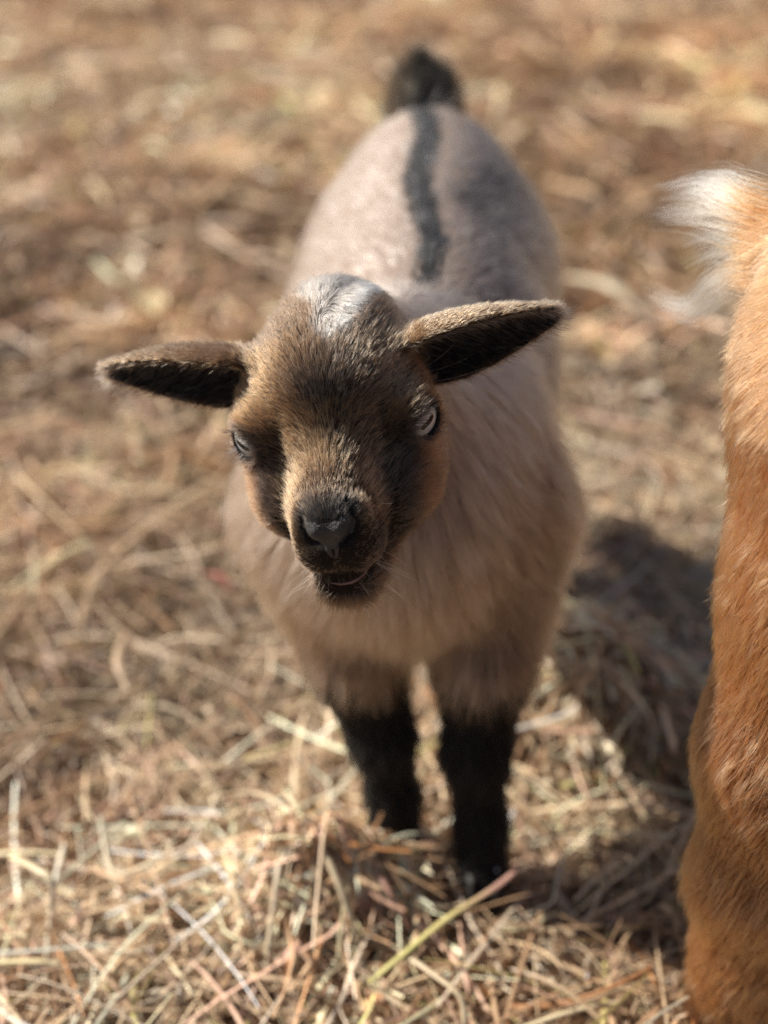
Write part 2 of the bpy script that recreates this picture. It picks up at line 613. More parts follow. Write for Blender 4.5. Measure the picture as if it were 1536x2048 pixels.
PALE, TAN, GREEN, PINK, GOLD = (0.66, 0.54, 0.36), (0.44, 0.31, 0.20), (0.50, 0.45, 0.17), (0.42, 0.24, 0.19), (0.62, 0.50, 0.25)
STALKS = [
    ('straw_stalk', 'long pale straw arching over the hay in front of the dark left hoof',
     [(-.091, .559, .030), (-.065, .540, .050), (-.043, .517, .056), (-.031, .50, .053), (-.019, .480, .038), (-.012, .468, .015), (-.008, .454, .006)],
     [.0010, .0016, .0018, .0019, .0022, .0018, .0012], [TAN, PALE, PALE, PALE, (.5, .42, .3)]),
    ('straw_stalk', 'thin straight brown stalk lying diagonally across the lower left hay',
     [(-.130, .440, .010), (-.095, .468, .026), (-.076, .479, .030), (-.054, .493, .030)], [.0009, .0012, .0012, .0009], [(.36, .27, .19), (.40, .30, .20), (.36, .25, .16)]),
    ('straw_stalk', 'pale straight stalk standing near upright below the arching straw',
     [(-.050, .522, .050), (-.052, .494, .044), (-.055, .474, .028), (-.057, .459, .012)], [.0012, .0015, .0016, .0014], [PALE, (.6, .5, .36), PALE]),
    ('straw_stalk', 'yellow green stalk with a pink tip beside the dark right hoof',
     [(-.007, .446, .018), (.012, .459, .026), (.032, .474, .032), (.055, .488, .037), (.068, .498, .041)], [.0016, .0018, .0018, .0019, .0015], [GREEN, GREEN, (.54, .46, .2), PINK, PINK]),
    ('straw_stalk', 'pinkish brown stalk slanting down between the two front hooves',
     [(-.018, .520, .040), (.001, .488, .038), (.013, .475, .022)], [.0014, .0016, .0013], [(.5, .38, .25), PINK, (.36, .2, .13)]),
    ('straw_stalk', 'short cut yellow straw reaching in at the left edge of the photo',
     [(-.205, .455, .020), (-.169, .452, .026), (-.155, .452, .024)], [.0017, .0018, .0018], [GOLD, (.68, .57, .32), PALE]),
    ('straw_stalk', 'pale straw bent into a wide V on the left hay',
     [(-.150, .543, .030), (-.141, .513, .030), (-.133, .504, .029), (-.114, .511, .033), (-.097, .52, .034)], [.0012, .0016, .0018, .0016, .0012], [(.5, .45, .34), PALE, PALE, (.6, .48, .4)]),
    ('straw_stalk', 'short thick cream straw with a sharp bend at the left edge',
     [(-.19, .513, .032), (-.176, .502, .036), (-.166, .494, .036), (-.165, .487, .026), (-.167, .484, .012)], [.0020, .0022, .0022, .0016, .0012], [(.72, .62, .38), (.7, .58, .4), (.6, .46, .36)]),
    ('straw_stalk', 'pale straw curving out of the bottom edge right of the middle',
     [(.004, .466, .020), (.024, .444, .026), (.036, .432, .024), (.038, .420, .012)], [.0013, .0016, .0016, .0014], [PALE, (.62, .5, .33), PALE]),
    ('straw_stalk', 'wide flat blurred tan blade leaning on the hay left of the goat kid',
     [(-.163, .714, .020), (-.160, .67, .034), (-.150, .645, .030)], [.0022, .0032, .0026], [TAN, (.5, .36, .24), TAN]),
    ('straw_stalk', 'broad pale blurred blade lying far behind the right ear',
     [(.178, 1.27, .020), (.209, 1.20, .040), (.240, 1.163, .024)], [.004, .007, .004], [(.56, .5, .36), (.6, .52, .38), (.5, .42, .3)]),
]
for nm, lab, pts, rad, cols in STALKS:
    o = tube_obj(nm, pts, rad, M_straw, seg=8, flat=0.55, colors=cols)
    tag(o, lab, 'straw', group='single straws lying on top of the hay')
scrap = tube_obj('red_scrap', [(-.118, .770, .026), (-.108, .757, .034), (-.097, .747, .030)], [.002, .004, .003], principled('red_scrap', (.26, .085, .06), .7, noise=(300, .7, 1.2)), flat=0.35, n=10)
tag(scrap, 'small red scrap lying in the hay left of the kid', 'scrap')

# ================================================================== GOAT KID
O = np.array([-0.0202, 0.4934, 0.2973])
def head_axes(elv, yaw, roll):
    e, y, r = (math.radians(v) for v in (elv, yaw, roll))
    c = np.array([-math.sin(y) * math.cos(e), -math.cos(y) * math.cos(e), math.sin(e)])
    a0 = np.array([math.cos(y), -math.sin(y), 0])
    b0 = np.cross(c, a0)
    return np.stack([math.cos(r) * a0 + math.sin(r) * b0, math.cos(r) * b0 - math.sin(r) * a0, c])
HA = head_axes(-10, 3, 10)
HS = 1.05
def to_local(p): return ((p - O.astype(p.dtype)) @ HA.T.astype(p.dtype)) * (1000 / HS)
def to_world(q): return O + (np.asarray(q, float) * HS / 1000) @ HA

EYE_R = 10.4
EYES = {}
for sgn in (-1, 1):
    o = norm(np.array([.73, .14, .67]) if sgn > 0 else np.array([-.62, .17, .77]))
    e1 = norm(np.array([-sgn * 0.62, -0.25, 0.70]))
    e1 = norm(e1 - o * (e1 @ o))
    e2 = np.cross(o, e1) * (1 if np.cross(o, e1)[1] > 0 else -1)
    EYES[sgn] = dict(c=np.array([sgn * (29.0 if sgn > 0 else 28.0), -1.0, 0.0 if sgn > 0 else 1.0]), o=o, e1=e1, e2=e2)

EAR = {}
for sgn in (-1, 1):
    b0 = np.array([sgn * 31.0, 11.0, -27.0]); t0 = np.array([88.0, 16.0, -31.0]) if sgn > 0 else np.array([-93.0, 14.0, -32.0])
    ls = np.linalg.norm(t0 - b0)
    s = (t0 - b0) / ls
    n = np.array([sgn * 0.10, -0.24, 1.0]); n = norm(n - s * (n @ s))
    t = np.cross(n, s) * sgn
    if t[1] < 0: t = -t
    EAR[sgn] = (b0, s, t, n, ls)
ES = np.array([0, .12, .3, .5, .7, .85, .95, 1.0])
EW = np.array([13.0, 16.0, 16.8, 15.0, 11.4, 7.8, 5.2, 3.2])

def ear_coords(q, sgn):
    b0, s, t, n, ls = EAR[sgn]
    d = q - b0.astype(q.dtype)
    ss = d @ s.astype(q.dtype); tt = d @ t.astype(q.dtype); nn = d @ n.astype(q.dtype)
    u = np.clip(ss / ls, 0, 1)
    rho = np.interp(u, ES, EW).astype(q.dtype)
    tt = tt - 3.0 * np.sin(u * 3.0) * 0.6                    # a slight lift along the ear
    m = nn - rho * 0.75
    r = np.sqrt(tt * tt + m * m)
    phi = np.arctan2(tt, -m)                                  # 0 at the back of the cup, + upwards
    return ss, u, rho, r, phi, ls

def ear_sdf(q, sgn):
    ss, u, rho, r, phi, ls = ear_coords(q, sgn)
    th = 1.45 - 0.35 * u
    d = np.abs(r - rho) - th
    hi = 1.70 - 0.35 * u; lo = -1.40 + 0.15 * u
    d = np.maximum(d, np.maximum(phi - hi, lo - phi) * rho)
    d = np.maximum(d, np.maximum(ss - ls, -ss - 4))
    return d

def head_core(q):
    d = ell(q, (0, 2, -27), (30, 27, 32))
    d = su(d, ell(q, (1.5, 18, -34), (18.5, 17, 21)), 18)
    d = su(d, ell(q, (0, 11, -12), (27, 20, 23)), 16)
    for s in (-1, 1):
        d = su(d, ell(q, (s * 26, 6.0, -10.5), (11, 7.5, 14)), 10)
        d = su(d, ell(q, (s * 22.5, -24, -4), (15, 21, 31)), 16)
    d = su(d, cap(q, (0, -1, -8), (0, -10.5, 36), 18.5, 10.0), 12)
    d = su(d, ell(q, (0, -20, 30), (17.5, 16, 21)), 10)
    for s in (-1, 1):
        d = su(d, cap(q, (s * 17, -33, -12), (s * 6, -39, 29), 15.5, 10.5), 10)
        d = su(d, ell(q, (s * 6.8, -26, 40), (9.2, 9, 10)), 6)
    d = su(d, ell(q, (0, -44, 37), (12.5, 10.5, 12.5)), 6)
    d = su(d, cap(q, (-6.0, -41, 43.5), (6.0, -41, 43.5), 5.6, 5.6), 5)
    d = su(d, ell(q, (0, -8, 41.5), (9.0, 7.0, 9.0)), 6)
    for s in (-1, 1):
        d = su(d, ell(q, (s * 4.1, -9.0, 43.6), (5.0, 6.3, 8.6)), 1.6)                                           # nostril wings
        d = su(d, cap(q, (s * 10.6, -7, 39.5), (s * 11.6, -15, 43), 2.8, 3.2), 3.5)
    return d

def front_c(a, b):
    """depth of the bare muzzle surface straight ahead of (a, b)"""
    c = np.arange(75, 5, -.2)
    v = head_core(np.stack([np.full_like(c, a), np.full_like(c, b), c], 1))
    return c[np.argmax(v < 0)]
def on_muzzle(path, inset=0.0):
    return [((a, b, front_c(a, b) - inset), r) for a, b, r in path]
NOSTRIL = {s: on_muzzle([(s * 3.6, -16.6, 1.4), (s * 6.4, -14.6, 2.4), (s * 8.6, -10.5, 2.3), (s * 9.0, -6.0, 1.3)], -.2) for s in (-1, 1)}
PHIL = on_muzzle([(0, -18, .6), (0, -24, .8), (0, -33, .8)])
MOUTH = on_muzzle([(-15, -31, .6), (-11.5, -34.2, .7), (-6, -36.8, .8), (0, -37.6, .8), (6, -36.5, .8), (11.5, -33, .7), (16, -28, .6)], .1)

def head_sdf(q):
    d = head_core(q)
    for s in (-1, 1):
        E = EYES[s]
        d = su(d, np.sqrt(((q - E['c'].astype(q.dtype)) ** 2).sum(-1)) - (EYE_R + 1.3), 5)
        d = su(d, ear_sdf(q, s), 6)
        R = np.stack([E['e1'], E['e2'], E['o']])
        d = ssub(d, ell(q, E['c'] + E['o'] * 10.0 - E['e2'] * .4, (7.0, 4.6, 8), R), .9)
        d = ssub(d, cap(q, (s * 30, 6, -22), (s * 42, 9, -20), 5.0, 6.5), 4)      # ear canal hollow
        d = ssub(d, chain(q, NOSTRIL[s], 1), 1.0)
    d = ssub(d, chain(q, PHIL, 1), 1.4)
    mouth = chain(q, MOUTH, 1)
    d = ssub(d, mouth, 1.5)
    return d

LEGS_F = [
    [((-.032, .580, .200), .038), ((-.014, .553, .135), .024), ((-.001, .545, .085), .0150), ((.005, .545, .042), .0115), ((.006, .536, .012), .0135)],
    [((.055, .580, .200), .036), ((.049, .545, .135), .023), ((.046, .532, .085), .0150), ((.050, .528, .042), .0115), ((.051, .517, .012), .0135)],
]
LEGS_R = [
    [((-.008, .850, .205), .036), ((-.016, .820, .145), .026), ((-.022, .865, .095), .0150), ((-.022, .860, .040), .0110), ((-.022, .852, .012), .0130)],
    [((.062, .850, .205), .036), ((.070, .820, .145), .026), ((.078, .865, .095), .0150), ((.078, .860, .040), .0110), ((.078, .852, .012), .0130)],
]
def torso_sdf(p):
    d = ell(p, (.005, .568, .208), (.063, .060, .068))
    d = su(d, ell(p, (.018, .700, .224), (.076, .130, .066)), .04)
    d = su(d, ell(p, (.031, .820, .224), (.077, .084, .062)), .05)
    d = su(d, cap(p, (.013, .615, .258), (.029, .862, .269), .029, .036), .05)
    d = su(d, cap(p, to_world((0, -10, -46)), (.014, .600, .235), .033, .052), .03)
    return d
def legs_sdf(p):
    d = None
    for L in LEGS_F + LEGS_R:
        e = chain(p, L, .012)
        d = e if d is None else np.minimum(d, e)
    return d
TAIL = [((.026, .890, .282), .016), ((.026, .908, .298), .012), ((.024, .912, .316), .004)]
def tail_sdf(p): return chain(p, TAIL, .01)
def kid_body(p):
    d = su(torso_sdf(p), legs_sdf(p), .02)
    return su(d, tail_sdf(p), .012)

HB = (np.array([-.135, .405, .215]), np.array([.095, .575, .385]))
def kid_sdf(p):
    d = kid_body(p)
    m = np.all((p > HB[0].astype(p.dtype)) & (p < HB[1].astype(p.dtype)), axis=-1)
    if m.any():
        h = head_sdf(to_local(p[m])) * HS / 1000
        d[m] = su(d[m], h, .010)
    return d

def grid(lo, a, b, hi, fine, coarse):
    g = [np.arange(lo, a, coarse), np.arange(a, b, fine), np.arange(b, hi, coarse)]
    return np.concatenate(g).astype(np.float64)
kx = grid(-.135, -.134, .096, .105, .0013, .0035)
ky = grid(.405, .406, .545, .96, .0013, .0042)
kz = grid(-.02, .222, .362, .365, .0013, .0042)
KV, KF = polygonise(kx, ky, kz, kid_sdf)
KV = taubin(KV, KF, 2)

def kid_fields(P):
    """what part of the kid a point lies on, in 0..1 weights"""
    q = to_local(P)
    dh = head_core(q) / 1000
    de = np.minimum(ear_sdf(q, -1), ear_sdf(q, 1)) / 1000
    db = torso_sdf(P); dl = legs_sdf(P); dt = tail_sdf(P)
    head = smooth(.006, -.006, dh - np.minimum(db, np.minimum(dl, dt)))
    inbox = np.all((P > HB[0]) & (P < HB[1]), axis=1)
    ear = ((de < .0012) & (np.abs(q[:, 0]) > 33) & (dh > .0012) & inbox)
    leg = smooth(.012, -.004, dl - np.minimum(db, dh)) * (P[:, 2] < .165)
    tail = ((dt < db - .002) & (P[:, 1] > .88)).astype(float)
    return q, head, ear, leg, tail

# ---- coat pattern
BROWN = np.array((.086, .040, .017)); DARK = np.array((.012, .009, .008)); GREYB = np.array((.038, .026, .019))
TANF = np.array((.29, .165, .080)); RUST = np.array((.20, .078, .028)); WHITE = np.array((.78, .75, .72))
TAUPE = np.array((.40, .305, .25)); BLACK = np.array((.010, .009, .009)); FAWN = np.array((.31, .19, .118))

def kid_coat(P, n):
    """returns root colour, tip colour"""
    N = len(P)
    q, head, ear, leg, tail = kid_fields(P)
    a, b, c = q.T
    U = .731 * b - .683 * c
    nz = (fbm(P, .006, 5) - .5) * 2
    nz2 = (fbm(P, .016, 6) - .5) * 2
    au = a + nz * 2.0; Uu = U + nz * 3.0
    ab_ = np.abs(au)
    # --- face
    f = np.tile(BROWN, (N, 1))
    f = mixc(f, GREYB, smooth(.0, .5, nz2) * .5)
    f = mixc(f, TANF, .35 * np.exp(-(((ab_ - 26) / 8) ** 2 + ((Uu - 12) / 10) ** 2)))            # lighter brows
    f = mixc(f, TANF, .35 * np.exp(-(((ab_ - 22) / 6) ** 2 + ((Uu - 24) / 9) ** 2)))
    f = mixc(f, GREYB, .55 * smooth(24, 36, Uu))                                                     # dark crown
    f = mixc(f, DARK * .6, .97 * np.exp(-np.maximum(0, ((au - 3) / 14) ** 2 + ((Uu - 8) / 8) ** 2 - .2)))  # dark forehead
    f = mixc(f, GREYB, .6 * np.exp(-(((au - 4) / 12) ** 2 + ((Uu - 20) / 9) ** 2)))
    f = mixc(f, TANF, .8 * np.exp(-(((au + 1) / 7) ** 2 + ((Uu + 10) / 8) ** 2)))                   # bridge light
    f = mixc(f, TANF * 1.1, .85 * np.exp(-(((ab_ - 15) / 4.5) ** 2 + ((Uu + 26) / 14) ** 2)))       # pale side stripes
    sx = np.interp(-U, [-2, 8, 30, 48], [29, 27, 24.5, 19])
    stripe = np.exp(-((ab_ - sx) / 5.4) ** 2) * smooth(2, -6, Uu) * smooth(-58, -44, Uu)
    f = mixc(f, DARK * 1.2, .92 * stripe)
    chk = smooth(27, 33, ab_) * smooth(-2, -14, Uu) * (b < 0)
    f = mixc(f, RUST * .7, .5 * chk * smooth(-.5, .3, nz2))
    f = mixc(f, DARK * 1.5, .55 * chk * smooth(.0, .5, (fbm(P, .009, 91) - .5) * 2 + .1))                     # rusty cheeks
    muz = smooth(-36, -48, Uu)
    f = mixc(f, GREYB * .75, .8 * smooth(-20, -32, Uu) * smooth(12, 7, ab_))
    f = mixc(f, GREYB * .8, .6 * muz)
    f = mixc(f, DARK, .7 * smooth(-61, -68, Uu))
    f = mixc(f, BROWN * .7, .6 * np.exp(-((au / 8) ** 2 + ((Uu + 62) / 3.5) ** 2)))
    f = mixc(f, TANF, .55 * np.exp(-(((au + 15.5) / 2.5) ** 2 + ((Uu + 40) / 7) ** 2)))
    nosep = smooth(1.3, .8, np.sqrt((a / 12) ** 2 + ((b + 9.5) / 8.5) ** 2)) * (c > 40)
    f = mixc(f, (.022, .020, .020), nosep)
    wl = 3 - (U - 27) * .62; wr = 3 + (U - 27) * .45
    wfade = smooth(25, 33, Uu) * smooth(-64, -54, c) * (b > 8)
    wht = smooth(-3, 3.0, np.minimum(au - wl, wr - au) + nz2 * 7) * .26
    wht = np.maximum(wht, np.exp(-((au - (3 + (U - 27) * .42)) / (1.9 + .06 * np.maximum(U - 31, 0))) ** 2)) * wfade
    wht = wht * np.where(rng.random(N) < .82, 1, .25)
    f = mixc(f, WHITE, .95 * wht)
    for s in (-1, 1):                                                                               # eye rims
        E = EYES[s]
        de = np.linalg.norm(q - (E['c'] + E['o'] * 9.5), axis=1)
        f = mixc(f, DARK * .7, .9 * smooth(9.5, 6.5, de))
    # --- ears
    e_ = np.tile(TANF * .55 + RUST * .35, (N, 1))
    for s in (-1, 1):
        ss, u, rho, r, phi, ls = ear_coords(q, s)
        side = np.sign(a) == s
        inner = smooth(rho * 0 + .6, -.6, r - rho) * side
        e_ = mixc(e_, DARK * .8, inner * .95)
        edge = side * smooth(.80, .98, u)
        e_ = mixc(e_, (.06, .05, .044), edge * .6)
    # --- body
    g = np.tile(TAUPE, (N, 1)) * (.92 + .16 * rng.random((N, 1)))
    up = n[:, 2]
    g = mixc(g, FAWN, smooth(.66, .56, P[:, 1] + nz2 * .02) * smooth(.29, .22, P[:, 2]) * .85)
    g = mixc(g, FAWN * .8, .6 * smooth(.2, .55, nz2) * smooth(.64, .57, P[:, 1]))
    dpatch = smooth(.15, .5, (fbm(P, .045, 44) - .5) * 2) * smooth(.03, .05, P[:, 0]) * smooth(.2, .5, up)
    g = mixc(g, (.10, .085, .08), .75 * dpatch)
    for cx, cy, rx, ry in ((.062, .779, .011, .014), (.081, .855, .013, .016), (.044, .730, .010, .016), (.072, .885, .012, .010), (.078, .805, .008, .022), (.052, .752, .007, .012)):
        g = mixc(g, (.05, .042, .040), .8 * np.exp(-(((P[:, 0] - cx) / rx) ** 2 + ((P[:, 1] - cy) / ry) ** 2)) * (up > 0))
    xs_ = .020 + (P[:, 1] - .61) * .012 + .003 * np.sin(P[:, 1] * 40)
    wd = .0048 + .0030 * smooth(.60, .72, P[:, 1])
    st = smooth(1.25, .8, np.abs(P[:, 0] + nz * .0015 + nz2 * .0015 + rng.normal(0, .0016, N) - xs_) / wd) * smooth(.1, .4, up) * (P[:, 2] > .24) * smooth(.612, .635, P[:, 1])
    g = mixc(g, (.022, .024, .027), .96 * st)
    g = mixc(g, BLACK, smooth(.142, .118, P[:, 2] + nz2 * .012) * np.clip(leg * 1.5, 0, 1))
    g = mixc(g, (.010, .008, .006), tail)
    g = mixc(g, (.075, .060, .045), tail * smooth(.006, -.012, P[:, 0] - .02) * .8)
    col = g * (1 - head[:, None]) + f * head[:, None]
    col[ear] = e_[ear]
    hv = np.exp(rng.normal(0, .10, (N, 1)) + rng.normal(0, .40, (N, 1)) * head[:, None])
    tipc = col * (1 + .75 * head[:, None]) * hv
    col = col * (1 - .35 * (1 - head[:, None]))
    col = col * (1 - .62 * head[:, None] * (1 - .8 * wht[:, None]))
    # pale tips on the dark forehead and scattered over the face
    fdark = np.exp(-np.maximum(0, ((au - 3) / 14) ** 2 + ((Uu - 8) / 8) ** 2 - .2))
    pale = (rng.random(N) < .22) * head * (1 - .85 * np.clip(stripe + fdark, 0, 1)) * smooth(-62, -40, U)
    tipc = mixc(tipc, (.52, .32, .16), pale * .6)
    fz = np.exp(-(((au - 5) / 16) ** 2 + ((Uu - 16) / 8) ** 2)) * head
    tipc = mixc(tipc, (.70, .64, .56), fz * (rng.random(N) < .22) * .9)
    bodyw = (1 - head) * (1 - tail) * (~ear)
    tipc = mixc(tipc, np.array((.55, .46, .39)), .25 * bodyw * smooth(.12, .17, P[:, 2]) * (1 - st))
    return np.clip(col, .004, .9), np.clip(tipc, .004, .92)

KP = Vector((.028, .69, 0))
kid = empty('goat_kid', KP, 'small goat kid with brown face and black back stripe facing the camera on hay', 'goat')
kv_n = np.zeros_like(KV)
_T = np.concatenate([KF[:, [0, 1, 2]], KF[:, [0, 2, 3]]])
_n = np.cross(KV[_T[:, 1]] - KV[_T[:, 0]], KV[_T[:, 2]] - KV[_T[:, 0]])
for k in range(3):
    for ax in range(3):
        kv_n[:, ax] += np.bincount(_T[:, k], weights=_n[:, ax], minlength=len(KV))
kv_n = norm(kv_n)
kc, _ = kid_coat(KV, kv_n)
mesh_obj('body', KV, KF, M_skin, kid, colors=kc * .9)

# ---- eyes
M_iris = principled('pale_iris', (.44, .46, .46), .12, noise=(900, .65, 1.15), spec=.6, coat=.6)
M_pupil = principled('black_pupil', (.003, .003, .004), .25, spec=.25)
def uvsphere(c, r, nu=32, nv=20):
    V, F = [], []
    for i in range(nv + 1):
        th = math.pi * i / nv
        for j in range(nu):
            ph = PI2 * j / nu
            V.append((math.sin(th) * math.cos(ph) * r, math.sin(th) * math.sin(ph) * r, math.cos(th) * r))
    for i in range(nv):
        for j in range(nu):
            k = (j + 1) % nu
            F.append((i * nu + j, i * nu + nu + j, i * nu + nu + k, i * nu + k))
    return np.array(V), F
for s in (-1, 1):
    E = EYES[s]
    V, F = uvsphere(None, EYE_R)
    R = np.stack([E['e1'], E['e2'], E['o']])
    eye = mesh_obj('eye', to_world(V @ R + E['c']), F, M_iris, kid)
    # pupil: a flat lens hugging the ball
    G = 9
    uu, vv = np.meshgrid(np.linspace(-1, 1, 2 * G), np.linspace(-1, 1, G), indexing='ij')
    w1, w2 = 3.7, 1.05
    xx = uu * w1; yy = vv * w2 * np.sqrt(np.clip(1 - .55 * uu ** 4, 0, 1)) - .3
    zz = np.sqrt(EYE_R ** 2 - xx ** 2 - yy ** 2) + .10
    PV = np.stack([xx.ravel(), yy.ravel(), zz.ravel()], 1)
    ii_, jj_ = np.meshgrid(np.arange(2 * G - 1), np.arange(G - 1), indexing='ij')
    b_ = (ii_ * G + jj_).ravel()
    PF = np.stack([b_, b_ + G, b_ + G + 1, b_ + 1], 1)
    mesh_obj('pupil', to_world(PV @ R + E['c']), PF, M_pupil, eye)

# ---- nose pad, lip
M_nose = principled('nose_leather', (.030, .028, .030), .50, bump=(2000, .0010), spec=.5, noise=(420, .45, 1.5))
def patch_from_sdf(name, lo, hi, step, fn, mat, parent):
    xs_, ys_, zs_ = (np.arange(lo[k], hi[k], step) for k in range(3))
    V, F = polygonise(xs_, ys_, zs_, fn)
    return mesh_obj(name, to_world(V), F, mat, parent)
def nose_fn(q):
    d = head_sdf(q) - (.20 - .35 * smooth(-8, -3.0, q[..., 1]))
    m = np.maximum(np.sqrt((q[..., 0] / 9.8) ** 2 + ((q[..., 1] + 10.0) / 7.4) ** 2) * 8 - 8, 0) + 0 * q[..., 0]
    m = np.minimum(np.sqrt((q[..., 0] / 9.8) ** 2 + ((q[..., 1] + 10.0) / 7.4) ** 2) * 8 - 8, np.maximum(np.abs(q[..., 0]) - (3.4 + (q[..., 1] + 16) * .35), np.abs(q[..., 1] + 17) - 5))
    d = np.maximum(d, m)
    return np.maximum(d, 36.0 - q[..., 2])
patch_from_sdf('nose', (-15, -34, 32), (15, 0, 62), .6, nose_fn, M_nose, kid)
M_lip = principled('pink_lip', (.20, .09, .07), .4, spec=.5)
tube_obj('lip', [to_world((a, b, front_c(a, b) - .5)) for a, b in ((-5, -37.3), (0, -37.8), (6, -36.7), (11, -33.4))], [.0002, .0006, .0006, .0002], M_lip, kid, n=16)

# ---- hooves
M_hoof = principled('hoof_horn', (.018, .016, .015), .45, noise=(300, .7, 1.4))
def hoof(parent, cx, cy, yaw=0.0, s=1.0):
    h = None
    for sd in (-1, 1):
        V = []
        ring = [(-.5, -.45), (.5, -.45), (.62, .1), (.40, .75), (-.05, 1.0), (-.5, .6)]
        for z, k in ((-.012, 1.0), (0.004, .96), (.016, .80), (.022, .62)):
            for x, y in ring:
                X = (x * sd) * .0085 * k + sd * .0065
                Y = -(y * .018 * (1 if y < 0 else k)) 
                V.append((cx + s * (X * math.cos(yaw) - Y * math.sin(yaw)), cy + s * (X * math.sin(yaw) + Y * math.cos(yaw)), s * z))
        F = []
        for l in range(3):
            for j in range(6):
                k2 = (j + 1) % 6
                F.append((l * 6 + j, l * 6 + k2, l * 6 + 6 + k2, l * 6 + 6 + j))
        V.append((np.mean([v[0] for v in V[18:24]]), np.mean([v[1] for v in V[18:24]]), .024 * s))
        for j in range(0, 6, 1):
            F.append((18 + j, 18 + (j + 1) % 6, 24, 24))
        me = bpy.data.meshes.new('hoof')
        me.from_pydata([tuple(map(float, v)) for v in V], [], [tuple(dict.fromkeys(f)) for f in F])
        me.materials.append(M_hoof)
        o = link(bpy.data.objects.new('hoof' if sd < 0 else 'hoof_claw', me))
        if sd < 0:
            o.parent = parent; o.location = -parent.location; h = o
        else:
            o.parent = h
for L in LEGS_F + LEGS_R:
    (x, y, z), r = L[-1]
    hoof(kid, x, y - .002)

# ---- fur
def kid_fur():
    vq, vhead, vear, vleg, vtail = kid_fields(KV)
    # ------------- face
    eyeopen = np.zeros(len(KV))
    for s in (-1, 1):
        E = EYES[s]
        d = vq - (E['c'] + E['o'] * 10.0 - E['e2'] * .4)
        R = np.stack([E['e1'], E['e2'], E['o']])
        dl = d @ R.T
        eyeopen = np.maximum(eyeopen, (np.sqrt((dl[:, 0] / 8.0) ** 2 + (dl[:, 1] / 5.8) ** 2 + (dl[:, 2] / 8) ** 2) < 1))
    nosev = (np.sqrt((vq[:, 0] / 9.6) ** 2 + ((vq[:, 1] + 12.6) / 6.4) ** 2) < 1) & (vq[:, 2] > 40)
    mouthv = (np.abs(vq[:, 1] + 37.3 - .020 * vq[:, 0] ** 2) < 1.0) & (vq[:, 2] > 44)
    wgt = (vhead > .35) * (~vear) * (1 - eyeopen) * (~nosev) * (~mouthv) * 1.0
    wgt *= np.where(kv_n[:, 1] > .5, .3, 1)
    P, n = sample_surface(KV, KF, 125000, wgt)
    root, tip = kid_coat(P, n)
    q = to_local(P); a, b, c = q.T; U = .731 * b - .683 * c
    fl = np.stack([np.tanh(a / 9) * (.15 + .5 * smooth(0, 30, np.abs(a))) + a * .006, .15 + 0 * a, -np.ones_like(a)], 1)
    whorl = .9 * np.exp(-((a - (3 + (U - 31) * .46)) / 9) ** 2) * smooth(26, 40, U)                                    # crown hair falls forward from the poll
    fl = fl * (1 - whorl[:, None]) + np.stack([a * .03, -.5 + 0 * a, .55 + 0 * a], 1) * whorl[:, None]
    side = smooth(24, 32, np.abs(a)) * smooth(4, -8, U)           # cheek hair sweeps back and down
    fl += np.stack([0 * a, -.6 * side, -.2 * side], 1)
    chin = smooth(-36, -44, b)
    fl += np.stack([0 * a, -1.2 * chin, 0 * a], 1)
    fl = fl @ HA
    Lh = .0050 + .0010 * smooth(30, 45, U) + .002 * side + .003 * chin - .0022 * smooth(-34, -44, U) * (1 - chin)
    Lh = np.where(np.linalg.norm(q - np.array([0, -11, 46]), axis=1) < 17, Lh * .72, Lh)
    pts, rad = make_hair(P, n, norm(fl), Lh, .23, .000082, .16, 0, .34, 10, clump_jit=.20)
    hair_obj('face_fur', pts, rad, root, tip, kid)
    # ------------- ears
    for s in (-1, 1):
        m = vear & (np.sign(vq[:, 0]) == s)
        P, n = sample_surface(KV, KF, 15000, m * 1.0)
        root, tip = kid_coat(P, n)
        q = to_local(P)
        ss, u, rho, r, phi, ls = ear_coords(q, s)
        inner = (r < rho)
        fl = np.tile(EAR[s][1], (len(P), 1)) + np.outer(np.where(inner, -.6, .15), EAR[s][2])
        Lh = np.where(inner, .0058, .0034) * (1 + .3 * (u > .85))
        lift = np.where(inner, .30, .33)
        pl = inner & (rng.random(len(P)) < .10)
        root[pl] = (.20, .16, .13); tip[pl] = (.42, .36, .30)
        keep = ~inner | (rng.random(len(P)) < .55)
        pts, rad = make_hair(P, n, norm(fl @ HA), Lh, lift, .00009, .18, 0, .3, 8, clump_jit=.2)
        hair_obj('ear_fur', pts[keep], rad[keep], root[keep], tip[keep], kid)
    # ------------- body coat
    w2 = (vhead <= .55) * (1 - vtail) * (~vear) * (vleg < .6) * 1.0
    vis = np.where(kv_n[:, 1] > .6, .35, 1.0) * (1 + 1.0 * (KV[:, 1] < .62))
    P, n = sample_surface(KV, KF, 115000, w2 * vis)
    root, tip = kid_coat(P, n)
    fl = np.stack([.35 * (P[:, 0] - .02) / .07, .75 + 0 * P[:, 0], -.55 - .3 * smooth(.27, .2, P[:, 2])], 1)
    front = smooth(.64, .56, P[:, 1])
    fl = fl * (1 - front[:, None]) + np.stack([.5 * (P[:, 0] - .012) / .06, .15 + 0 * P[:, 0], -1 + 0 * P[:, 0]], 1) * front[:, None]
    Lh = .012 + .008 * front + .004 * smooth(.2, .14, P[:, 2]) - .004 * smooth(.5, .9, n[:, 2])
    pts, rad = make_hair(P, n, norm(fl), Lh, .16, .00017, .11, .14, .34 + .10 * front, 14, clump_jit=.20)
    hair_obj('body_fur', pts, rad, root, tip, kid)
    # ------------- legs
    w3 = (vleg >= .6) * 1.0
    P, n = sample_surface(KV, KF, 24000, w3)
    root, tip = kid_coat(P, n)
    fl = np.tile((0, .1, -1.0), (len(P), 1))
